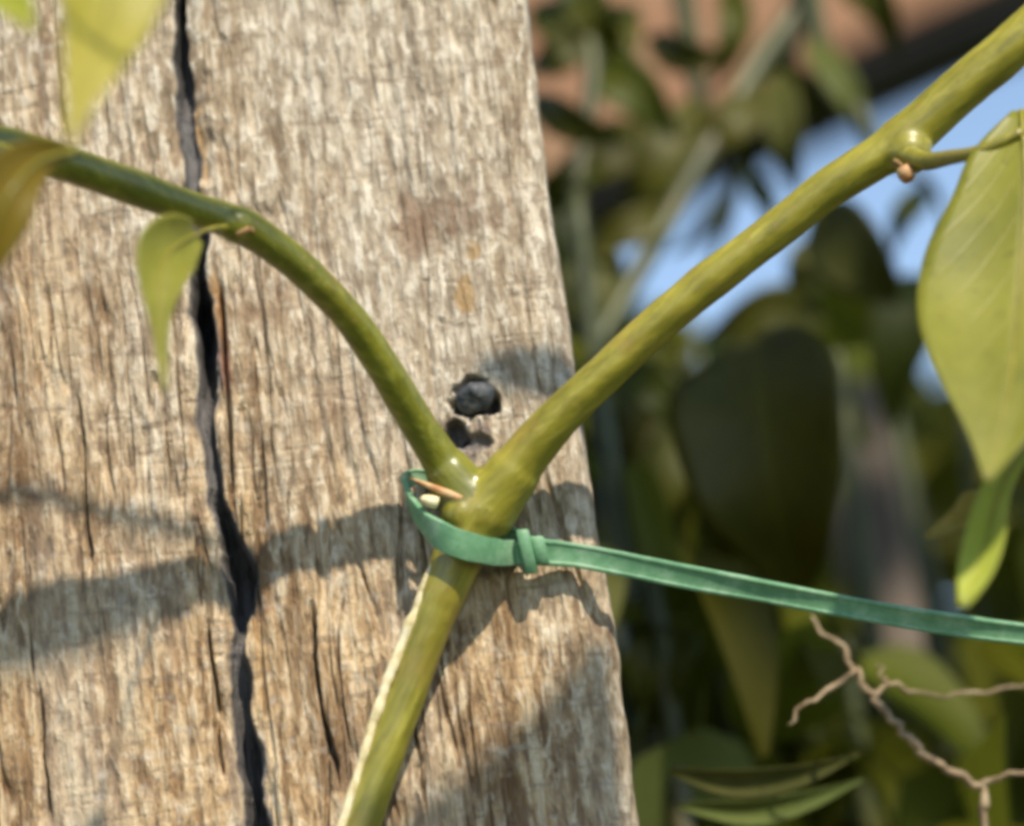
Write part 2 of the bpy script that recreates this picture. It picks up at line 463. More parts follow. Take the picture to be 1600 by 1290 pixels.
def build_post():
    ztop, zbot = P(600, -60).z, P(600, 1350).z
    zs = np.concatenate([[0, .3, .6, .9, 1.2], np.arange(zbot, ztop, 0.00034), [1.6, 1.8, 2.05, 2.3]])
    edge = curve_px([(815, -100), (826, 0), (838, 120), (852, 250), (878, 420), (892, 500), (903, 600), (920, 720), (940, 850), (952, 920), (965, 1000), (982, 1150), (1000, 1290), (1008, 1360)])
    crk = curve_px([(280, -80), (284, 0), (287, 100), (293, 200), (296, 290), (313, 360), (310, 450), (316, 560), (325, 680), (337, 780), (355, 840), (377, 900), (374, 950), (368, 1020), (378, 1130), (392, 1230), (402, 1330)])
    XL = -0.135
    n = 760
    u = np.linspace(0, 1, n)
    rowz = zs[:, None]
    e = edge(zs)[:, None] + 0.0008 * (fbm(zs[:, None] * 140, zs[:, None] * 0 + 3.3) - .5)
    X = XL + (e - XL) * u[None, :]
    Z = np.repeat(rowz, n, 1)
    dE = (e - X)
    rough = np.clip(0.35 + 0.65 * sstep(1.47, 1.37, Z) + 0.35 * sstep(0.0, -0.06, X), 0.3, 1.25)
    wob = 0.004 * (fbm(X * 30, Z * 14, 3) - .5)
    h = 0.0006 * (fbm((X + wob) * 260, Z * 14, 4, .6) - .5) * rough
    h += 0.0009 * (fbm((X + wob) * 800, Z * 34, 3, .6) - .5) * rough
    h += 0.0005 * (fbm(X * 55, Z * 9, 3) - .5)
    h += 0.0003 * (fbm(X * 380, Z * 300, 3) - .5)
    # fine fissures along the grain
    for s, (fx, fz, amp, thr) in enumerate(((170, 16, .0011, .045), (330, 26, .0010, .06), (95, 9, .0014, .028))):
        q = np.abs(fbm((X + wob) * fx + 31 * s, Z * fz + 7 * s, 3) - .5)
        gate = sstep(.42, .62, fbm(X * 45 + 9 * s, Z * 30 + 4 * s, 2))
        h -= amp * sstep(thr, 0.0, q) * gate * rough
    # short cross marks
    q = np.abs(fbm(X * 50, Z * 300 + 50, 2) - .5)
    h -= .00016 * sstep(.05, 0, q) * sstep(.45, .65, fbm(X * 80 + 3, Z * 80, 2))
    # the long drying check
    zpx = np.array([P(300, y).z for y in (1400, 1290, 1120, 1020, 960, 900, 840, 760, 640, 560, 470, 400, 320, 200, 100, 0, -100)])
    hwv = np.array([16, 17, 17, 14, 18, 21, 17, 12, 12, 15, 15, 13, 11, 12, 10, 9, 8]) * 0.000104
    dpv = np.array([9, 8, 6, 3.0, 7, 10, 7, 2.6, 2.0, 6, 11, 6, 1.8, 1.4, 4.5, 7, 7]) * 0.001
    hw = np.interp(zs, zpx, hwv)[:, None]
    dp = np.interp(zs, zpx, dpv)[:, None]
    xc = crk(zs)[:, None] + 0.0012 * (fbm(zs[:, None] * 160, zs[:, None] * 0 + 8) - .5) + 0.0003 * (fbm(zs[:, None] * 500, zs[:, None] * 0 + 2) - .5)
    hwj = hw * (0.35 + 1.3 * fbm(X * 0 + zs[:, None] * 160, np.where(X > xc, 3.0, 9.0), 4))
    d = np.abs(X - xc) / hwj
    prof = sstep(1.15, 0.45, d)
    h = h * (1 - prof) - dp * prof * (0.55 + .9 * fbm(X * 700, Z * 30, 3))
    h -= 0.0011 * sstep(3.6, 0.9, d) * (0.4 + fbm(X * 300, Z * 40, 2))
    # smaller side cracks
    mask = np.clip(sstep(1.5, 0.95, d + .5 * (fbm(X * 400, Z * 120, 2) - .5)) * .96, 0, 1)
    for i, (w0, dep, pts) in enumerate(((4.5, .0030, [(343, 440), (348, 560), (356, 680), (362, 770)]), (5, .0035, [(486, 930), (492, 1040), (508, 1130), (524, 1190), (528, 1240)]), (4, .0022, [(122, 610), (132, 720), (138, 840), (140, 905)]),
                                      (4, .0028, [(318, 960), (332, 1060), (338, 1150), (350, 1230)]), (4, .0026, [(60, 1060), (66, 1160), (78, 1290)]),
                                      (3, .0016, [(640, 960), (650, 1100), (662, 1260)]))):
        cv = curve_px(pts)
        zz = sorted(P(a, b).z for a, b in pts)
        fade = (sstep(zz[0] - .001, zz[0] + .006, zs) * sstep(zz[-1] + .001, zz[-1] - .006, zs))[:, None]
        xx = cv(zs)[:, None] + .0011 * (fbm(zs[:, None] * 220 + 9 * i, zs[:, None] * 0 + i, 3) - .5)
        q = sstep(1.2, .2, np.abs(X - xx) / (w0 * .000104 * (.5 + fbm(zs[:, None] * 200, X * 0 + i, 2)))) * fade
        h -= dep * q
    # the ragged hole round the nail
    for px, py, ra, rb, dep in ((742, 622, 40, 34, .0030), (713, 676, 20, 22, .0034), (745, 690, 26, 13, .0014)):
        c0 = P(px, py)
        ang = np.arctan2(Z - c0.z, X - c0.x)
        rr = np.hypot((X - c0.x) / (ra * .000104), (Z - c0.z) / (rb * .000104)) + .5 * (fbm(X * 900, Z * 700, 2) - .5) + .10 * np.sin(3 * ang)
        q = sstep(1.12, .72, rr)
        h -= dep * q
        mask = np.maximum(mask, q * (.97 if dep > .002 else .6))
    # rounded arris on the right
    r = 0.0075
    t = np.clip((r - dE) / r, 0, 1)
    h -= r * 0.75 * (1 - np.sqrt(np.clip(1 - t * t, 0, 1)))
    Y = -h
    nz = len(zs)
    verts = np.stack([X, Y, Z], -1).reshape(-1, 3)
    idx = np.arange(nz * n).reshape(nz, n)
    fq = np.stack([idx[:-1, :-1], idx[:-1, 1:], idx[1:, 1:], idx[1:, :-1]], -1).reshape(-1, 4)
    back_l = np.stack([np.full(nz, XL), np.full(nz, .15), zs], -1)
    back_r = np.stack([edge(zs), np.full(nz, .15), zs], -1)
    nv = len(verts)
    verts = np.vstack([verts, back_l, back_r])
    bl, br = nv + np.arange(nz), nv + nz + np.arange(nz)
    side_r = np.stack([idx[:-1, -1], br[:-1], br[1:], idx[1:, -1]], -1)
    side_l = np.stack([bl[:-1], idx[:-1, 0], idx[1:, 0], bl[1:]], -1)
    back = np.stack([br[:-1], bl[:-1], bl[1:], br[1:]], -1)
    faces = np.vstack([fq, side_r, side_l, back])
    me = bpy.data.meshes.new('wooden_post')
    me.vertices.add(len(verts))
    me.vertices.foreach_set('co', verts.ravel())
    me.loops.add(faces.size)
    me.loops.foreach_set('vertex_index', faces.ravel().astype(np.int32))
    me.polygons.add(len(faces))
    me.polygons.foreach_set('loop_start', np.arange(0, faces.size, 4, dtype=np.int32))
    me.polygons.foreach_set('use_smooth', [True] * len(faces))
    me.update(calc_edges=True)
    at = me.attributes.new('check', 'FLOAT', 'POINT')
    ck = np.zeros(len(verts))
    ck[:nv] = mask.ravel()
    at.data.foreach_set('value', ck.astype(np.float32))
    return me

post = thing('wooden_post', 'weathered square wooden post with a long dark drying crack', 'post', (-0.05, 0.07, 0))
link('timber', build_post(), M_WOOD, post)

def build_nail():
    bm = bmesh.new()
    c = P(742, 620, 0.0)
    ring = []
    prof = [(0.0, -.002), (.80, -.002), (.86, -.0008), (.80, .0000), (.52, .0006), (0.2, .0008)]
    k = 15
    for r, y in prof[1:]:
        row = []
        for i in range(k):
            a = 2 * math.pi * i / k
            rr = .0036 * r * (1 + .13 * math.sin(2 * a + .6) + .06 * math.sin(5 * a))
            row.append(bm.verts.new((c.x + rr * math.cos(a), c.y - y - .0006 * math.sin(a), c.z + rr * .86 * math.sin(a))))
        ring.append(row)
    for a, b in zip(ring[:-1], ring[1:]):
        for i in range(k):
            bm.faces.new((a[i], a[(i + 1) % k], b[(i + 1) % k], b[i]))
    bmesh.ops.poke(bm, faces=[bm.faces.new(ring[-1])])
    sh = [bm.verts.new((c.x + .0016 * math.cos(2 * math.pi * i / k), .02, c.z + .0016 * math.sin(2 * math.pi * i / k))) for i in range(k)]
    for i in range(k):
        bm.faces.new((sh[i], sh[(i + 1) % k], ring[0][(i + 1) % k], ring[0][i]))
    for v in bm.verts:
        v.co += Vector((random.uniform(-1, 1), random.uniform(-1, 1), random.uniform(-1, 1))) * .00032
    bmesh.ops.recalc_face_normals(bm, faces=bm.faces)
    me = bpy.data.meshes.new('nail')
    bm.to_mesh(me)
    me.polygons.foreach_set('use_smooth', [True] * len(me.polygons))
    return me
link('nail', build_nail(), M_NAIL, post)['label'] = 'dark steel nail head standing proud of the wood'

# ---------------------------------------------------------------- the forked vine
LOWER = [(470, 1500, .0050, 33), (520, 1400, .0046, 33), (565, 1290, .0043, 33), (592, 1205, .0043, 33), (630, 1100, .0044, 33), (664, 1005, .0047, 34), (692, 930, .0052, 37), (715, 870, .0056, 42), (740, 812, .0060, 52)]
LEFT = [(742, 800, .0062, 50), (712, 752, .0070, 41), (685, 712, .0084, 35), (645, 650, .0126, 32), (600, 575, .0184, 31), (545, 495, .0246, 30), (485, 432, .0302, 30), (430, 386, .0345, 31), (388, 358, .0372, 34),
        (360, 346, .0384, 31), (300, 325, .0406, 31), (220, 297, .0433, 32), (130, 265, .0465, 33), (50, 240, .0490, 34), (-60, 212, .0521, 34), (-220, 180, .0557, 33), (-420, 150, .0591, 32)]
RIGHT = [(752, 806, .0062, 51), (782, 765, .0070, 46), (822, 712, .0088, 42), (870, 655, .0112, 37), (940, 588, .0135, 35), (1030, 504, .016, 35), (1120, 430, .018, 35), (1210, 362, .020, 35), (1300, 292, .022, 36), (1370, 247, .0235, 38),
         (1408, 222, .0243, 45), (1440, 195, .025, 42), (1500, 142, .0262, 41), (1560, 92, .0275, 41), (1640, 20, .029, 41), (1780, -100, .032, 40), (1950, -230, .036, 38), (2150, -420, .040, 36)]
vine = thing('vine', 'green forked vine tied against the wooden post', 'vine', tuple(P(470, 1500, .0095)))
base = Vector((P(430, 1560, .0095).x - .01, -0.012, 0.0))
vine.location = base

def build_fork():
    verts, faces = [], []
    def add(v, f):
        o = len(verts)
        verts.extend(v)
        faces.extend([tuple(i + o for i in q) for q in f])
    rl, rL, rR = px_rows(LOWER, 8), px_rows(LEFT, 8), px_rows(RIGHT, 8)
    rL[14:, 3] *= .89
    rR[14:, 3] *= .91
    rl[:-18, 3] *= .94
    for r in (rl, rL, rR):
        add(*tube_data(r, 20))
    # swellings at the joints and the leaf cushions
    for px, py, w, r, s in ((745, 806, .0062, 53, 1.0), (722, 804, .0082, 34, 1), (372, 352, .0388, 31, 1), (1420, 238, .0258, 36, 1)):
        p = P(px, py, w)
        rr = r * mpp(p)
        rows = [(p.x, p.y, p.z + rr * math.cos(a), max(rr * math.sin(a), 1e-5)) for a in np.linspace(.05, math.pi - .05, 9)]
        add(*tube_data(rows, 14))
    me = new_mesh('fork', verts, faces)
    o = link('fork_tmp', me)
    m = o.modifiers.new('r', 'REMESH')
    m.mode = 'VOXEL'
    m.voxel_size = 0.00052
    m2 = o.modifiers.new('s', 'SMOOTH')
    m2.factor, m2.iterations = .5, 7
    ev = o.evaluated_get(bpy.context.evaluated_depsgraph_get())
    em = ev.to_mesh()
    co = np.empty(len(em.vertices) * 3)
    em.vertices.foreach_get('co', co)
    co = co.reshape(-1, 3)
    no = np.empty(len(em.vertices) * 3)
    em.vertices.foreach_get('normal', no)
    no = no.reshape(-1, 3)
    fs = [tuple(p.vertices) for p in em.polygons]
    ev.to_mesh_clear()
    bpy.data.objects.remove(o)
    # gentle lumps and lengthwise ribs
    amp = fbm(co[:, 0] * 180 + co[:, 1] * 90, co[:, 2] * 180, 3) - .5
    fin = fbm(co[:, 0] * 700 + co[:, 1] * 500, co[:, 2] * 700, 2) - .5
    co = co + no * (amp * .0004 + fin * .00004)[:, None]
    # which path each face belongs to
    cen = np.array([co[list(f)].mean(0) for f in fs])
    def near(rows):
        best = np.full(len(cen), 1e9)
        for r in rows:
            best = np.minimum(best, ((cen - r[:3]) ** 2).sum(1) - 0 * r[3])
        return best
    lab = np.argmin(np.stack([near(rl[:-3]), near(rL[10:]), near(rR[10:])]), 0)
    out = []
    for k in range(3):
        sel = [f for f, q in zip(fs, lab) if q == k]
        used = sorted({i for f in sel for i in f})
        mp = {a: b for b, a in enumerate(used)}
        out.append(new_mesh(('stem', 'branch', 'branch')[k], co[used], [tuple(mp[i] for i in f) for f in sel]))
    return out
ms, mL, mR = build_fork()
# the stem below the picture, down to the soil
dn = [tuple(P(520, 1400, .0046)) + (.0031,), tuple(P(470, 1500, .0050)) + (.0033,), tuple(P(420, 1640, .007)) + (.0035,), (base.x + .004, -.011, 1.05, .0037), (base.x, -.012, .5, .0045), (base.x, -.012, 0.0, .0055)]
bm = bmesh.new()
bm.from_mesh(ms)
tv, tf = tube_data(catmull(dn, 6), 12)
tmp = new_mesh('t', tv, tf)
bm.from_mesh(tmp)
bm.to_mesh(ms)
link('stem', ms, M_STEM, vine)['label'] = 'thick yellow-green lower stem with a pale sunlit edge'
link('branch', mL, M_STEM_D, vine)['label'] = 'darker green branch arching across the post'
link('branch', mR, M_STEM_R, vine)['label'] = 'yellow-green branch rising past the edge of the post'

# ---- leaf builder: a curved blade with real thickness
def leaf_mesh(name, spine, hwl, hwr=None, tilt=0.0, fold=0.25, wave=0.0, nu=26, nv=7, thick=.00022, wfreq=3.0):
    """spine [(px,py,w)], half widths in photo pixels along it"""
    rows = catmull([tuple(s) if isinstance(s, Vector) else tuple(P(*s)) for s in spine], 12)
    hwr = hwr or hwl
    L = len(rows)
    ts = np.linspace(0, L - 1, nu)
    ctr = np.stack([np.interp(ts, np.arange(L), rows[:, c]) for c in range(3)], -1)
    u = np.linspace(0, 1, nu)
    def smooth(a):
        q = catmull([(v,) for v in a], 8)[:, 0]
        return np.maximum(np.interp(u, np.linspace(0, 1, len(q)), q), .5)
    wl, wr = smooth(hwl), smooth(hwr)
    ker = np.array([.25, .5, .25])
    for a in (wl, wr):
        a[1:-1] = np.convolve(a, ker, 'valid')
    top, uvs = [], []
    nrms = []
    for i in range(nu):
        c = Vector(ctr[i])
        t = Vector(ctr[min(i + 1, nu - 1)] - ctr[max(i - 1, 0)]).normalized()
        view = (CAM - c).normalized()
        side = view.cross(t).normalized()
        q = math.cos(tilt) * side + math.sin(tilt) * t.cross(side)
        nrm = q.cross(t).normalized()
        if nrm.dot(view) < 0:
            nrm = -nrm
        m = mpp(c)
        for j in range(-nv, nv + 1):
            v = j / nv
            hw = (wl[i] if v < 0 else wr[i]) * m / max(.25, math.cos(tilt))
            off = fold * hw * abs(v) ** 1.3 + wave * hw * math.sin(u[i] * wfreq * 6.28 + (2 if v < 0 else 0)) * abs(v) ** 2
            off -= .10 * hw * math.sin(min(1, abs(v)) * math.pi) * .5
            top.append(c + q * hw * v + nrm * off)
            nrms.append(nrm)
            uvs.append((u[i], (v + 1) / 2))
    w = 2 * nv + 1
    n = len(top)
    bot = [p - k * thick for p, k in zip(top, nrms)]
    faces = []
    for i in range(nu - 1):
        for j in range(w - 1):
            a = i * w + j
            faces.append((a, a + 1, a + w + 1, a + w))
            faces.append((n + a, n + a + w, n + a + w + 1, n + a + 1))
    rim = [i * w for i in range(nu)] + [(nu - 1) * w + j for j in range(1, w)] + [i * w + w - 1 for i in range(nu - 2, -1, -1)] + [j for j in range(w - 2, 0, -1)]
    for a, b in zip(rim, rim[1:] + rim[:1]):
        faces.append((a, b, n + b, n + a))
    me = new_mesh(name, top + bot, faces)
    uvl = me.uv_layers.new(name='UVMap')
    for lp in me.loops:
        uvl.data[lp.index].uv = uvs[lp.vertex_index % n]
    bm = bmesh.new()
    bm.from_mesh(me)
    bmesh.ops.recalc_face_normals(bm, faces=bm.faces)
    bm.to_mesh(me)
    return me

def rib(parent, spine, r0, mat, name='midrib', lift=.0003):
    rows = []
    for i, q in enumerate(spine):
        p = q if isinstance(q, Vector) else P(*q)
        p = p + (CAM - p).normalized() * lift
        rows.append((*p, r0 * mpp(p) * (1 - .75 * i / (len(spine) - 1))))
    o = tube(name, catmull(rows, 6), mat, None, 8)
    o.parent = parent
    return o

def vleaf(spine, hwl, hwr, mat, label, petiole=None, ribr=4, **kw):
    o = link('leaf', leaf_mesh('leaf', spine, hwl, hwr, **kw), mat, vine)
    o['label'] = label
    if ribr:
        rib(o, spine, ribr, M_STEM)
    if petiole:
        q = tube('petiole', px_rows(petiole, 6), M_STEM, None, 10)
        q.parent = o
    return o

vleaf([(1596, 172, .040), (1602, 300, .047), (1592, 480, .056), (1574, 620, .066), (1543, 752, .074)],
      [14, 82, 112, 148, 156, 140, 100, 48, 3], [14, 70, 105, 130, 135, 115, 80, 42, 3], M_LEAF_R,
      'broad olive leaf hanging from the rising branch', [(1412, 240, .0265, 19), (1446, 252, .031, 15), (1485, 246, .037, 12), (1530, 236, .041, 10), (1600, 205, .0425, 8)],
      tilt=.12, fold=.12, wave=.07, nu=40, wfreq=1.6)
vleaf([(1660, 640, .044), (1600, 700, .050), (1562, 765, .055), (1540, 850, .061), (1506, 947, .068)],
      [8, 14, 20, 22, 26, 30, 32, 26, 8], [6, 10, 14, 18, 20, 24, 30, 28, 8], M_LEAF_Y, 'narrow curled yellow-green leaf below the broad olive leaf', None, 3, tilt=.35, fold=.35, wave=.06)
vleaf([(1560, 762, .049), (1528, 790, .050), (1492, 815, .051), (1448, 838, .051)], [6, 20, 28, 18, 12, 3], None, M_LEAF_W, 'small brownish withered leaf tip beside the curled leaf', None, 2, tilt=.3, fold=.3, wave=.1, nu=16)
vleaf([(300, -330, .116), (215, -160, .122), (172, 0, .128), (142, 110, .134), (108, 228, .140)], [10, 70, 96, 98, 84, 66, 46, 24, 3], [10, 64, 84, 86, 78, 60, 40, 18, 3], M_LEAF_Y,
      'bright yellow-green leaf hanging tip-down over the arching branch', None, tilt=-.15, fold=.15, wave=.04)
vleaf([(-150, -120, .105), (-60, -70, .115), (10, -10, .122), (52, 48, .130)], [8, 40, 46, 30, 3], None, M_LEAF_Y, 'yellow-green leaf whose tip just enters above the arching branch', None, 3, tilt=-.2)
vleaf([(118, 236, .090), (62, 252, .096), (16, 300, .100), (-14, 370, .100), (-30, 450, .098)], [5, 26, 46, 58, 58, 40, 3], [5, 18, 32, 46, 48, 34, 3], M_LEAF_O, 'olive-brown blurred leaf hanging over the far end of the arching branch', None, 4, tilt=-.2, fold=.15)
vleaf([(306, 366, .060), (262, 398, .066), (250, 460, .071), (252, 530, .075), (258, 614, .079)], [22, 50, 54, 40, 25, 14, 9, 2], [16, 40, 48, 38, 22, 12, 8, 2], M_LEAF_S,
      'small pointed green leaf hanging below the branch joint', [(385, 362, .0385, 12), (356, 356, .0405, 7), (326, 358, .048, 3.5), (300, 370, .061, 3)], ribr=3, tilt=-.15, fold=.35, wave=.05)
# unseen leaves and a tendril added above the frame to shade the post
vleaf([SP(850, 1620, .135), SP(880, 1400, .14), SP(915, 1190, .14), SP(955, 955, .135)], [10, 100, 130, 130, 110, 80, 44, 3], [10, 330, 440, 380, 270, 160, 70, 3], M_LEAF_R, 'large unseen leaf added above the post for shade', None, 4, tilt=.0, fold=.05)
vleaf([SP(1010, 520, .070), SP(940, 545, .072), SP(850, 580, .072), SP(772, 605, .070)], [20, 120, 165, 170, 130, 20], None, M_LEAF_R, 'smaller unseen leaf added to shade the post', None, 3, tilt=.0, fold=.05)
vleaf([SP(-420, 1085, .115), SP(-200, 1040, .118), SP(60, 985, .118), SP(350, 912, .115)], [10, 200, 320, 320, 220, 8], [10, 200, 320, 320, 220, 8], M_LEAF_R, 'long unseen leaf added to widen the shadow band', None, 3, tilt=.0, fold=.05)
def free_tube(name, pts, r, mat):
    rows = [(*p, r * mpp(p)) for p in pts]
    return tube(name, catmull(rows, 8), mat, vine, 8)
def hang(base, sag=.02):
    """stalk of an added leaf, run towards the sun so it casts no line of shade"""
    t = (2.02 - base.z) / TOSUN.z
    return [base, base + TOSUN * t * .35 + Vector((0, 0, sag)), base + TOSUN * t * .7 + Vector((0, 0, sag)), base + TOSUN * t]
for q in (SP(850, 1620, .135), SP(1010, 520, .070), SP(-420, 1085, .115)):
    free_tube('leaf_stalk', hang(q), 8, M_STEM)
free_tube('leaf_stalk', [P(300, -330, .116), P(330, -520, .16), Vector((-.13, -.30, 1.78)), Vector((-.15, -.30, 2.02))], 8, M_STEM)
free_tube('leaf_stalk', [P(-150, -120, .105), P(-330, -260, .14), Vector((-.22, -.30, 1.78)), Vector((-.22, -.30, 2.02))], 8, M_STEM)
free_tube('leaf_stalk', [P(118, 236, .090), P(60, 244, .070), P(-60, 214, .053)], 9, M_STEM_D)
free_tube('shade_tendril', [P(-400, 152, .0590), P(-560, -60, .066), SP(-180, 740, .075), SP(-60, 758, .075), SP(60, 776, .075), SP(200, 806, .075), SP(345, 836, .075)], 12, M_STEM)

# buds and bracts
def bud(name, a, b, r0, r1, mat, label=None):
    pa, pb = P(*a), P(*b)
    rows = []
    for t in np.linspace(0, 1, 9):
        p = pa.lerp(pb, t)
        r = (r0 * (1 - t) + r1 * t) * (math.sin(math.pi * min(1, .15 + t * .85)) ** .5 * .6 + .4) * (1 if t < .99 else .3)
        rows.append((*p, r * mpp(p)))
    o = tube(name, np.array(rows), mat, vine, 10)
    if label:
        o['label'] = label
    return o
bud('bract', (722, 780, .0106), (640, 746, .0092), 9, 3, M_BUD, 'tan papery bract in the fork')
bud('bud', (684, 786, .0106), (656, 778, .0112), 12, 8, M_BUDTIP, 'cream bud tip beside the green tie')
bud('bud', (1410, 262, .0285), (1424, 284, .0285), 14, 14, M_BUD, 'small orange-tan bud under the leaf stalk')
bud('bud', (388, 356, .0404), (366, 366, .0406), 8, 6, M_BUD)
bud('leaf_scar', (378, 342, .0402), (398, 364, .0402), 5, 5, M_BARK)
bud('leaf_scar', (1396, 250, .0284), (1414, 264, .0284), 5, 5, M_BARK)
glint_rows = px_rows([(676, 880, .0070, 4), (664, 912, .0068, 8), (646, 962, .0064, 9), (622, 1022, .0062, 8), (600, 1080, .0060, 9), (579, 1140, .0060, 8), (556, 1215, .0060, 8), (534, 1290, .0060, 8), (508, 1370, .0060, 5)], 14)  # cream strip shaped and coloured as the sun glint on the stem
glint_rows[:, 3] *= .7 + .6 * fbm(np.arange(len(glint_rows)) * .16, np.zeros(len(glint_rows)) + 4.2, 3)
glint_rows[:, 0] += .0005 * (fbm(np.arange(len(glint_rows)) * .12, np.zeros(len(glint_rows)) + 9.2, 2) - .5)
tube('stem_glint', glint_rows, M_GLINT, vine, 9)['label'] = 'cream strip painted as the sun glint along the lower stem'

# ---------------------------------------------------------------- green plastic tie
tie = thing('plant_tie', 'green plastic plant tie looped round the fork of the vine', 'plant tie', tuple(P(720, 840, .006)))
def ribbon(name, pts, thick, parent, groove=True, n=8):
    """pts [(px,py,w,half width px,twist)] a flat strap with ridged edges"""
    rows = []
    for px, py, w, hwp, tw in pts:
        p = P(px, py, w)
        rows.append((p.x, p.y, p.z, hwp * mpp(p), tw))
    rows = catmull(rows, n)
    sec = [(-1, -.5), (-1, .5), (-.72, .62), (-.62, .42), (0, .36), (.62, .42), (.72, .62), (1, .5), (1, -.5)] if groove else [(-1, -.5), (-1, .5), (0, .7), (1, .5), (1, -.5)]
    verts, faces = [], []
    k = len(sec)
    N = len(rows)
    ctr = P(715, 838, .007)
    for i in range(N):
        c = Vector(rows[i][:3])
        t = Vector(rows[min(i + 1, N - 1)][:3]) - Vector(rows[max(i - 1, 0)][:3])
        t.normalize()
        view = (CAM - c).normalized()
        wd = Matrix.Rotation(rows[i][4], 3, t) @ (UP - t * UP.dot(t)).normalized()
        nn = t.cross(wd).normalized()
        jit = 1 + .015 * math.sin(i * .5) + random.uniform(-.012, .012)
        for a, b in sec:
            verts.append(c + wd * rows[i][3] * a * jit + nn * thick * b)
    for i in range(N - 1):
        for j in range(k):
            j2 = (j + 1) % k
            faces.append((i * k + j, i * k + j2, (i + 1) * k + j2, (i + 1) * k + j))
    faces.append(tuple(range(k)))
    faces.append(tuple((N - 1) * k + j for j in range(k))[::-1])
    me = new_mesh(name, verts, faces)
    bm = bmesh.new()
    bm.from_mesh(me)
    bmesh.ops.recalc_face_normals(bm, faces=bm.faces)
    bm.to_mesh(me)
    o = link(name, me, M_TIE, parent)
    bv = o.modifiers.new('b', 'BEVEL')
    bv.width, bv.segments, bv.limit_method = .00018, 2, 'ANGLE'
    return o
ribbon('loop', [(832, 860, .0036, 20, 0), (800, 863, .0042, 20, 0), (771, 862, .0078, 21, 0), (742, 856, .0112, 22, 0), (712, 847, .0121, 22, .04), (684, 833, .0113, 22, -.1), (661, 813, .0088, 19, -.2), (640, 780, .0058, 16, -.3), (636, 750, .0034, 13, -.2),
                (668, 748, .0016, 13, 0), (730, 785, .0009, 13, 0), (790, 830, .0012, 13, 0), (838, 856, .0024, 14, 0)], .0009, tie)
ribbon('strap', [(806, 864, .0046, 18, 0), (835, 862, .0042, 21, .1), (870, 864, .0034, 20, 0), (910, 869, .0030, 19, -.05), (980, 882, .0034, 19, .05), (1080, 902, .0046, 19, .15), (1200, 924, .0058, 18, .28), (1330, 949, .0072, 17, .1), (1460, 971, .0082, 18, .3), (1600, 990, .009, 17, .15), (1800, 1010, .010, 17, .1), (2100, 1040, .012, 17, .1), (2400, 1065, .014, 17, .1)], .0010, tie)
def buckle():
    bm = bmesh.new()
    c = P(824, 860, .0052)
    m = mpp(c)
    ax = (RT + UP * .06).normalized()
    ay = (UP - RT * .22).normalized()
    az = ax.cross(ay)
    for (x0, x1, y0, y1, z0, z1) in ((-11, 9, -36, 34, -16, 12), (9, 30, -23, 22, -12, 4)):
        vs_ = [bm.verts.new(c + ax * x * m + ay * y * m + az * z * m) for x in (x0, x1) for y in (y0, y1) for z in (z0, z1)]
        for f in ((0, 1, 3, 2), (4, 6, 7, 5), (0, 4, 5, 1), (2, 3, 7, 6), (0, 2, 6, 4), (1, 5, 7, 3)):
            bm.faces.new([vs_[i] for i in f])
    bmesh.ops.recalc_face_normals(bm, faces=bm.faces)
    bmesh.ops.bevel(bm, geom=bm.edges[:], offset=2.5 * m, segments=1, affect='EDGES')
    me = bpy.data.meshes.new('buckle')
    bm.to_mesh(me)
    me.polygons.foreach_set('use_smooth', [True] * len(me.polygons))
    return me
link('buckle', buckle(), M_TIE, tie)

# ---------------------------------------------------------------- dry twig
twig = thing('dry_twig', 'pale dry forked twig in front of the dark foliage', 'twig', (0, 0, 0))
tw0 = P(1545, 1300, -.06)
twig.location = (tw0.x, tw0.y, 0)
def kinky(pts, n=3, j=4.0):
    r = px_rows(pts, n)
    r[1:-1, :3] += rng.normal(0, j * .0001, (len(r) - 2, 3))
    r[:, 3] *= .44 * (1 + rng.normal(0, .14, len(r)))
    return r
low = [(tw0.x + .002, tw0.y, z, .0022) for z in (0.0, .4, .8, 1.1)]
st = kinky([(1560, 1400, -.06, 17), (1542, 1300, -.06, 15), (1532, 1228, -.06, 14), (1470, 1196, -.058, 14), (1425, 1160, -.056, 15), (1385, 1110, -.055, 14), (1360, 1080, -.055, 12), (1338, 1045, -.055, 11), (1308, 1008, -.056, 9), (1268, 962, -.058, 5)], 5)
tube('stem', catmull(np.vstack([low, st]), 2), M_TWIG, twig, 9)
for pts in ([(1340, 1046, -.055, 10), (1300, 1072, -.053, 9), (1262, 1100, -.051, 7), (1232, 1132, -.050, 4)],
            [(1368, 1092, -.055, 8), (1388, 1068, -.057, 8), (1430, 1080, -.06, 7), (1500, 1088, -.063, 6), (1560, 1075, -.065, 6), (1630, 1064, -.068, 4)],
            [(1532, 1228, -.06, 11), (1566, 1212, -.058, 10), (1610, 1204, -.056, 9), (1680, 1214, -.054, 5)],
            [(1386, 1070, -.057, 7), (1376, 1050, -.058, 5), (1372, 1036, -.058, 3)]):
    tube('side_twig', kinky(pts), M_TWIG, twig, 8)

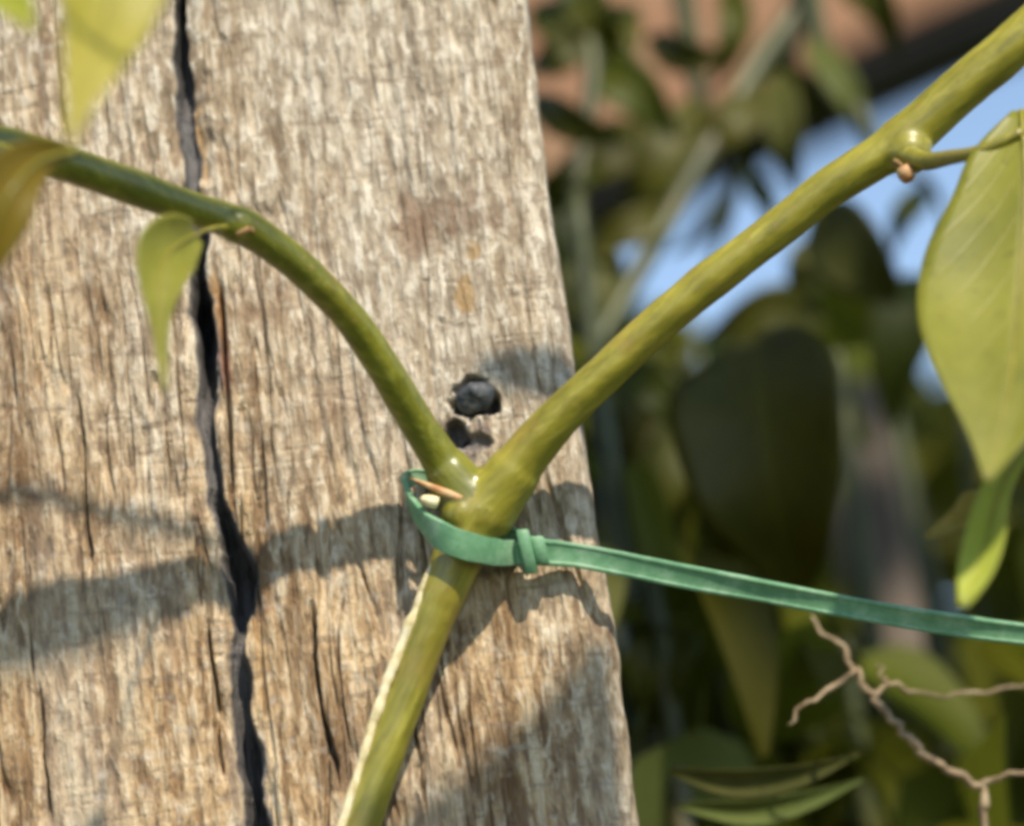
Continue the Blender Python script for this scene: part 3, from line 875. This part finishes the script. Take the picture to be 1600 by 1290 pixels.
# ---------------------------------------------------------------- pergola beam and fence post behind
A, B = P(760, 335, -2.1), P(1500, -5, -2.0)
dirv = (B - A).normalized()
A2, B2 = A - dirv * 1.2, B + dirv * 1.0
perp = Vector((-dirv.y, dirv.x, 0)).normalized()
if perp.y < 0:
    perp = -perp
perg = thing('pergola', 'terracotta-stained sloping pergola beam with its underside shade painted black', 'pergola', (A.x, A.y, 0))
def obox(name, o, ex, ey, ez, mat, parent):
    """box spanned by three edge vectors from corner o, edges bevelled"""
    bm = bmesh.new()
    vs_ = [bm.verts.new(o + ex * i + ey * j + ez * k) for i in (0, 1) for j in (0, 1) for k in (0, 1)]
    for f in ((0, 1, 3, 2), (4, 6, 7, 5), (0, 4, 5, 1), (2, 3, 7, 6), (0, 2, 6, 4), (1, 5, 7, 3)):
        bm.faces.new([vs_[i] for i in f])
    bmesh.ops.recalc_face_normals(bm, faces=bm.faces)
    bmesh.ops.bevel(bm, geom=bm.edges[:], offset=.004, segments=2, affect='EDGES')
    me = bpy.data.meshes.new(name)
    bm.to_mesh(me)
    return link(name, me, mat, parent)
Zv = Vector((0, 0, 1))
obox('beam', A2, (B2 - A2), perp * .12, Zv * .34, M_ORANGE, perg)
obox('underside_shade', A2 - Zv * .022 + perp * .012, (B2 - A2), perp * .15, Zv * .02, M_UNDERSHADE, perg)  # black strip stands in for the shade under the beam
for q in (A2, B2 - dirv * .12):
    obox('post', Vector((q.x, q.y, 0)) + perp * .02, dirv * .1, perp * .1, Zv * (q.z - .03), M_ORANGE, perg)

fp = P(1402, 790, -.55)
fence = thing('fence_post', 'grey-brown old fence post blurred among the leaves', 'fence post', (fp.x, fp.y, 0))
m_ = mpp(fp)
top = P(1395, 640, -.55)
rows = [(fp.x + (0.5 - t) * .02, fp.y, top.z * t, 62 * m_ * (1 + .05 * math.sin(9 * t))) for t in np.linspace(0, 1, 14)]
rows += [(rows[-1][0], fp.y, top.z + .008, 50 * m_), (rows[-1][0], fp.y, top.z + .012, 20 * m_)]
tube('shaft', np.array(rows), M_FENCE, fence, 18)

# ---------------------------------------------------------------- shrubs and added shade canopy
def blade(length, width, bend, fold, seed, nu=9):
    """a leaf with its stalk at the origin, growing along +X, face up +Z"""
    r = random.Random(seed)
    verts, faces = [], []
    cols = (-1, -.55, 0, .55, 1)
    for i in range(nu):
        u = i / (nu - 1)
        s = math.sin(math.pi * min(1, u ** .72)) ** .85 * (1 - .25 * u) if 0 < u < 1 else .03
        for v in cols:
            hw = width * .5 * s * 1.15
            z = -bend * length * u * u + fold * hw * abs(v) ** 1.4 + .025 * length * math.sin(u * 5 + seed + v) * abs(v)
            verts.append((.18 * length + length * u, hw * v, z))
    w = 5
    for i in range(nu - 1):
        for j in range(w - 1):
            a = i * w + j
            faces.append((a, a + w, a + w + 1, a + 1))
    o = len(verts)
    for x in (0, .2 * length):
        for a in range(3):
            verts.append((x, .012 * length * math.cos(a * 2.1), .012 * length * math.sin(a * 2.1)))
    for a in range(3):
        b = (a + 1) % 3
        faces.append((o + a, o + b, o + 3 + b, o + 3 + a))
    return verts, faces

BL = []
for i, (l, wd, bd, fd) in enumerate(((1, .62, .22, .25), (1, .50, .35, .35), (1, .75, .12, .15), (1, .42, .10, .5), (1, .58, .5, .3))):
    BL.append(new_mesh('leaf_blade', *blade(l, wd, bd, fd, i)))
BLG = [m.copy() for m in BL]
for m in BL:
    m.materials.append(M_LEAF_B)
for m in BLG:
    m.materials.append(M_LEAF_G)

def leaf_matrix(pos, axis, face, size):
    x = axis.normalized()
    z = (face - x * face.dot(x)).normalized()
    y = z.cross(x)
    return Matrix(((x.x * size, y.x * size, z.x * size, pos.x), (x.y * size, y.y * size, z.y * size, pos.y), (x.z * size, y.z * size, z.z * size, pos.z), (0, 0, 0, 1)))

def inpoly(px, py, poly):
    c = False
    for (x0, y0), (x1, y1) in zip(poly, poly[1:] + poly[:1]):
        if (y0 > py) != (y1 > py) and px < (x1 - x0) * (py - y0) / (y1 - y0) + x0:
            c = not c
    return c
OPEN = [[(985, 470), (1000, 380), (1055, 290), (1090, 235), (1230, 225), (1330, 200), (1420, 120), (1720, -150), (1720, 420), (1470, 460), (1390, 440), (1340, 330), (1250, 330), (1100, 430), (1040, 470)],
        [(1000, -40), (1500, -40), (1340, 110), (1240, 200), (1130, 130), (1000, 110)],
        [(1335, 640), (1470, 640), (1480, 930), (1335, 930)],
        [(850, 120), (960, 110), (960, 210), (930, 270), (880, 280), (850, 220)]]
def blocked(p, ax, size):
    for k in (.1, .6, 1.15):
        q = p + ax * size * k
        if q.y < .11:
            return True
        m = size * .36 / mpp(q)
        x, y = proj(q)
        holes = OPEN if q.y < .56 else OPEN[:2] + OPEN[3:]
        if any(inpoly(x + a * m, y + b * m, h) for h in holes for a, b in ((0, 0), (1, 0), (-1, 0), (0, 1), (0, -1))):
            return True
    return False

def rndv():
    return Vector((random.gauss(0, 1), random.gauss(0, 1), random.gauss(0, 1)))

def shrub(label, root, stems, nleaf, size, nparts, seed, grey=.1, spread=.035):
    random.seed(seed)
    t = thing('shrub', label, 'shrub', root, 'shrubs behind the post')
    inv = Matrix.Translation(Vector(root)).inverted()
    paths = []
    for pts in stems:
        rows = catmull(pts, 8)
        paths.append(rows)
        tube('stem', rows, M_STEM_B, t, 8)
    placed, tries = [], 0
    while len(placed) < nleaf and tries < nleaf * 20:
        tries += 1
        r = random.choice(paths)
        i = random.randint(int(len(r) * .35), len(r) - 1)
        p = Vector(r[i][:3])
        ax = rndv()
        ax.z -= .55
        ax.y -= .35
        ax.normalize()
        s = size * random.uniform(.6, 1.35)
        p = p + rndv() * spread
        if blocked(p, ax, s):
            continue
        fc = Vector((random.gauss(0, .5), -.6 + random.gauss(0, .4), .75 + random.gauss(0, .4)))
        placed.append((p, ax, fc, s))
    def vis(q):
        x, y = proj(q[0])
        return (0 if 780 < x < 1640 and -60 < y < 1350 else 1, q[0].y)
    placed.sort(key=vis)
    for q in placed[:nparts]:
        me = random.choice(BLG if random.random() < grey else BL)
        o = bpy.data.objects.new('leaf', me)
        COL.objects.link(o)
        o.parent = t
        o.matrix_local = inv @ leaf_matrix(*q)
    rest = placed[nparts:]
    if rest:
        mass(rest, 'foliage', t)
    return t

BV = [np.array([v.co[:] for v in m.vertices]) for m in BL]
BF = [[tuple(p.vertices) for p in m.polygons] for m in BL]
def mass(items, name, parent):
    vs_, fs, o = [], [], 0
    for q in items:
        k = random.randrange(len(BL))
        M = np.array(leaf_matrix(*q))
        v = BV[k] @ M[:3, :3].T + M[:3, 3]
        vs_.append(v)
        fs.extend([tuple(i + o for i in f) for f in BF[k]])
        o += len(v)
    ob = link(name, new_mesh(name, np.vstack(vs_), fs), M_LEAF_B, parent)
    ob['kind'] = 'stuff'
    return ob

def upright(px, py, depth, lean=0.0, r=.004):
    """stem from the soil to the point seen at a pixel, at a given depth behind the post"""
    p = P(px, py, -depth)
    x0, y0 = p.x - lean, p.y + random.uniform(-.05, .1)
    return [(x0, y0, 0, r * 1.7), (x0 + lean * .2, y0, .6, r * 1.4), (x0 + lean * .5, (y0 + p.y) / 2, p.z * .75, r * 1.1), (p.x - lean * .1, p.y, p.z - .1, r * .9), (p.x, p.y, p.z, r * .45)]

random.seed(3)
near = [upright(px, py, d, ln) for px, py, d, ln in ((900, 300, .20, .03), (930, 560, .16, -.02), (1000, 620, .24, .04), (1060, 600, .30, -.05), (1150, 560, .22, .03), (1020, 900, .15, .02), (1120, 1000, .18, -.03), (880, 420, .32, .01), (1220, 800, .26, .02))]
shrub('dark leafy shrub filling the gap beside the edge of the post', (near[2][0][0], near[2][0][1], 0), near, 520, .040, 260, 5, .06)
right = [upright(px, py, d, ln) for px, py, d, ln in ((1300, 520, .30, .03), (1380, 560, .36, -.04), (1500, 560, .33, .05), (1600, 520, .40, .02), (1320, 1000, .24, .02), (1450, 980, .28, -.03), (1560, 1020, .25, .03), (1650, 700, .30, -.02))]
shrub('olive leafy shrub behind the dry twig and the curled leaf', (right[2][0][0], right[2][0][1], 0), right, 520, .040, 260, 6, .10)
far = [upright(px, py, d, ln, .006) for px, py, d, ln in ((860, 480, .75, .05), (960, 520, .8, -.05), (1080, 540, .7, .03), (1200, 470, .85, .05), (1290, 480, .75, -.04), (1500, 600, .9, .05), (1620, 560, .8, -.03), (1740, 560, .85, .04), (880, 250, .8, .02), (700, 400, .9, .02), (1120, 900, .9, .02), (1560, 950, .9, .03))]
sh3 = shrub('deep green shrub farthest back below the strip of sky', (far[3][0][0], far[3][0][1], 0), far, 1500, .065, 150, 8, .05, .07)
sh3['group'] = 'shrubs behind the post'

# hanging vine on the pergola: unseen canopy added overhead to shade the shrubs, green shoots reaching down into it
climb = thing('climbing_vine', 'green climbing vine whose shoots hang down past the terracotta beam', 'climber', (.35, .62, 0))
def shoot(pts):
    return px_rows(pts, 8)
SH = [shoot([(1500, -900, -.30, 26), (1330, -260, -.28, 22), (1262, -20, -.27, 21), (1180, 110, -.26, 20), (1085, 270, -.25, 19), (1000, 420, -.24, 17), (930, 545, -.23, 13)]),
      shoot([(1060, -700, -.30, 24), (1052, -150, -.27, 20), (1068, 0, -.27, 18), (1088, 120, -.27, 16), (1098, 190, -.27, 13)]),
      shoot([(1250, -300, -.26, 17), (1270, 20, -.26, 17), (1300, 100, -.26, 16), (1345, 180, -.25, 13), (1372, 240, -.25, 9)]),
      shoot([(1262, -20, -.27, 14), (1232, 90, -.27, 13), (1225, 180, -.27, 11), (1245, 260, -.27, 7)]),
      shoot([(860, -500, -.25, 20), (880, -50, -.24, 17), (925, 100, -.23, 15), (900, 300, -.22, 12)]),
      shoot([(1420, -200, -.26, 14), (1460, 300, -.26, 12), (1440, 420, -.26, 9)])]
for r in SH[:5]:
    tube('shoot', r, M_STEM_B, climb, 9)
trunk = [(.35, .62, 0, .012), (.36, .60, .8, .011), (.40, .58, 1.4, .010), (.42, .50, 1.8, .009), (.30, .30, 1.98, .007), (.05, .12, 2.0, .005), (-.2, .1, 2.02, .003)]
tube('stem', catmull(trunk, 8), M_STEM_B, climb, 10)
def cleaf(spine, hw, mat, label=None, **kw):
    kw.setdefault('nu', 16)
    kw.setdefault('nv', 4)
    o = link('leaf', leaf_mesh('leaf', spine, hw, None, **kw), mat, climb)
    if label:
        o['label'] = label
LW = [4, .65, .95, 1, .88, .66, .36, .03]
def lw(h):
    return [4] + [h * v for v in LW[1:]]
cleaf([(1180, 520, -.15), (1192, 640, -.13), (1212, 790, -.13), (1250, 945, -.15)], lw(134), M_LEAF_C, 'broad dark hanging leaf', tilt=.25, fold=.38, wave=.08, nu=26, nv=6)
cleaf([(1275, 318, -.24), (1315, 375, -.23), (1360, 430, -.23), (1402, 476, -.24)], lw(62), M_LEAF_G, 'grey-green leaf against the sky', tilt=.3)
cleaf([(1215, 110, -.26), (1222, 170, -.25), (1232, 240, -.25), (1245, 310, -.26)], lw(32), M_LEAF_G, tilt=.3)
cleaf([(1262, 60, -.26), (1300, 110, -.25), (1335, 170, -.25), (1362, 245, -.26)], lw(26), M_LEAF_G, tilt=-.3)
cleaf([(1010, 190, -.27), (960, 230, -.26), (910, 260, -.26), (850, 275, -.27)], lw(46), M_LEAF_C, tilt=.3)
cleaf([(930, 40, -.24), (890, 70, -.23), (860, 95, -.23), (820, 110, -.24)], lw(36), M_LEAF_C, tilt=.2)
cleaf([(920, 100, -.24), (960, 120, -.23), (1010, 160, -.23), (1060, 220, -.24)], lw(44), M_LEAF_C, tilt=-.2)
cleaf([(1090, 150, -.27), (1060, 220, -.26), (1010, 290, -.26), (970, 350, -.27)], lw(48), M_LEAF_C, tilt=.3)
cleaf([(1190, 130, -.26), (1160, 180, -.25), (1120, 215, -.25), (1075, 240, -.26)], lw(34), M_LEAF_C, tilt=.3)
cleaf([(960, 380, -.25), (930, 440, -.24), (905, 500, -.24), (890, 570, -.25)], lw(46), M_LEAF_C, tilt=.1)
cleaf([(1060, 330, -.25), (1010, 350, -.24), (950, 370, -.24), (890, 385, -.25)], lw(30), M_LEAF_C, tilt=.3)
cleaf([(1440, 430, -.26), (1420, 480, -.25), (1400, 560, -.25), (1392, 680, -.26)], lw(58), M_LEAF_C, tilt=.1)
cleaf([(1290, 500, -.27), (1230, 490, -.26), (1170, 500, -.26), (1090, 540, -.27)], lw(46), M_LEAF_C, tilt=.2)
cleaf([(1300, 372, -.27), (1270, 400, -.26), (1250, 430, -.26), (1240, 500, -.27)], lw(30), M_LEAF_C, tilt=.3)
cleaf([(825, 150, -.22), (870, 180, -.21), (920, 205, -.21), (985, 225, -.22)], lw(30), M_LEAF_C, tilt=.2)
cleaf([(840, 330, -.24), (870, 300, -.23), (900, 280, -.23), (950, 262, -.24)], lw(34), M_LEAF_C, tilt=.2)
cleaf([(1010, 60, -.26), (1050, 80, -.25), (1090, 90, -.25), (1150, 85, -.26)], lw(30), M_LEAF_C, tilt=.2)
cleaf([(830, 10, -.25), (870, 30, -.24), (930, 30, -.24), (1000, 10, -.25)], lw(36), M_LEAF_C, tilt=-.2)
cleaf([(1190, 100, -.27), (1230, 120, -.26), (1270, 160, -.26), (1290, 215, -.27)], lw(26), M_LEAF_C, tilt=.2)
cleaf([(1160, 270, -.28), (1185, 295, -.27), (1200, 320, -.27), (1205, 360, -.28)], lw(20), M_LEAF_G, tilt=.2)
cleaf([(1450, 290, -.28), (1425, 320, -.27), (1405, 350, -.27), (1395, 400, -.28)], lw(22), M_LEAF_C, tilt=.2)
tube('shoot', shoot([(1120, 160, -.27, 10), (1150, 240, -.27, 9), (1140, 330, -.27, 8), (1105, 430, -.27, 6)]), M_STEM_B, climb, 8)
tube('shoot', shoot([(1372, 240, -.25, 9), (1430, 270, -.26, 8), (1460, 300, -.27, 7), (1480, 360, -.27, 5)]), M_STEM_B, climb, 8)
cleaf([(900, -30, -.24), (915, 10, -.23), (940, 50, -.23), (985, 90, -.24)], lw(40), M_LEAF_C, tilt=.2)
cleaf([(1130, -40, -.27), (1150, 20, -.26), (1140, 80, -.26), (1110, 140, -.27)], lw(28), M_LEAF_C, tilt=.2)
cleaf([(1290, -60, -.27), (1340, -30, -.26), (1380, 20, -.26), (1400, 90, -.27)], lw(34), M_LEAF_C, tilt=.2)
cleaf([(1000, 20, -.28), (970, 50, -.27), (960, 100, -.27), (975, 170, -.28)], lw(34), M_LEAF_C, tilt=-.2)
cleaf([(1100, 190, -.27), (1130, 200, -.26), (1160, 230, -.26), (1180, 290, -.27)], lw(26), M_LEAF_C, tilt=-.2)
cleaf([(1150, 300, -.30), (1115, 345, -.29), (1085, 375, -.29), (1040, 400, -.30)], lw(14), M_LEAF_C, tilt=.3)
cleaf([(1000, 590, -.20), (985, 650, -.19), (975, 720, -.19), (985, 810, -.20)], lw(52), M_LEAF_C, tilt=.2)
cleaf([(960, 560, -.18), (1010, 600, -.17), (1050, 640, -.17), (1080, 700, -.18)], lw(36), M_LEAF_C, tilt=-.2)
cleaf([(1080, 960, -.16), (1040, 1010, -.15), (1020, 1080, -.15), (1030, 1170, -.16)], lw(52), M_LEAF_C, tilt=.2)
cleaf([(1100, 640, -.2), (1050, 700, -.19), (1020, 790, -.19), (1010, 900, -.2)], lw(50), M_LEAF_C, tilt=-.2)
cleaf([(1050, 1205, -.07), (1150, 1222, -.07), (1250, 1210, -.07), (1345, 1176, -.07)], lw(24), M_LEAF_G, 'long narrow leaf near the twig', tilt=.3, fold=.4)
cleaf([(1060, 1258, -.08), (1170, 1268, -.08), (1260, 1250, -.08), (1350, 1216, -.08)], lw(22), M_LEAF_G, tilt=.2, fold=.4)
random.seed(21)
can = []  # leaves out of view, added to keep sun off the shrubs
for _ in range(1150):
    x = random.uniform(-.55, 1.4)
    y = random.uniform(-.37 if x > .2 else -.27, 1.7)
    z = max(1.96, 1.40 + (y + .444) * .46) + random.uniform(0, .16)
    p = Vector((x, y, z))
    ax = rndv()
    ax.z -= .4
    fc = Vector((random.gauss(0, .4), random.gauss(0, .4) - .2, 1))
    can.append((p, ax.normalized(), fc, random.uniform(.05, .095)))
mass(can, 'shade_canopy', climb)
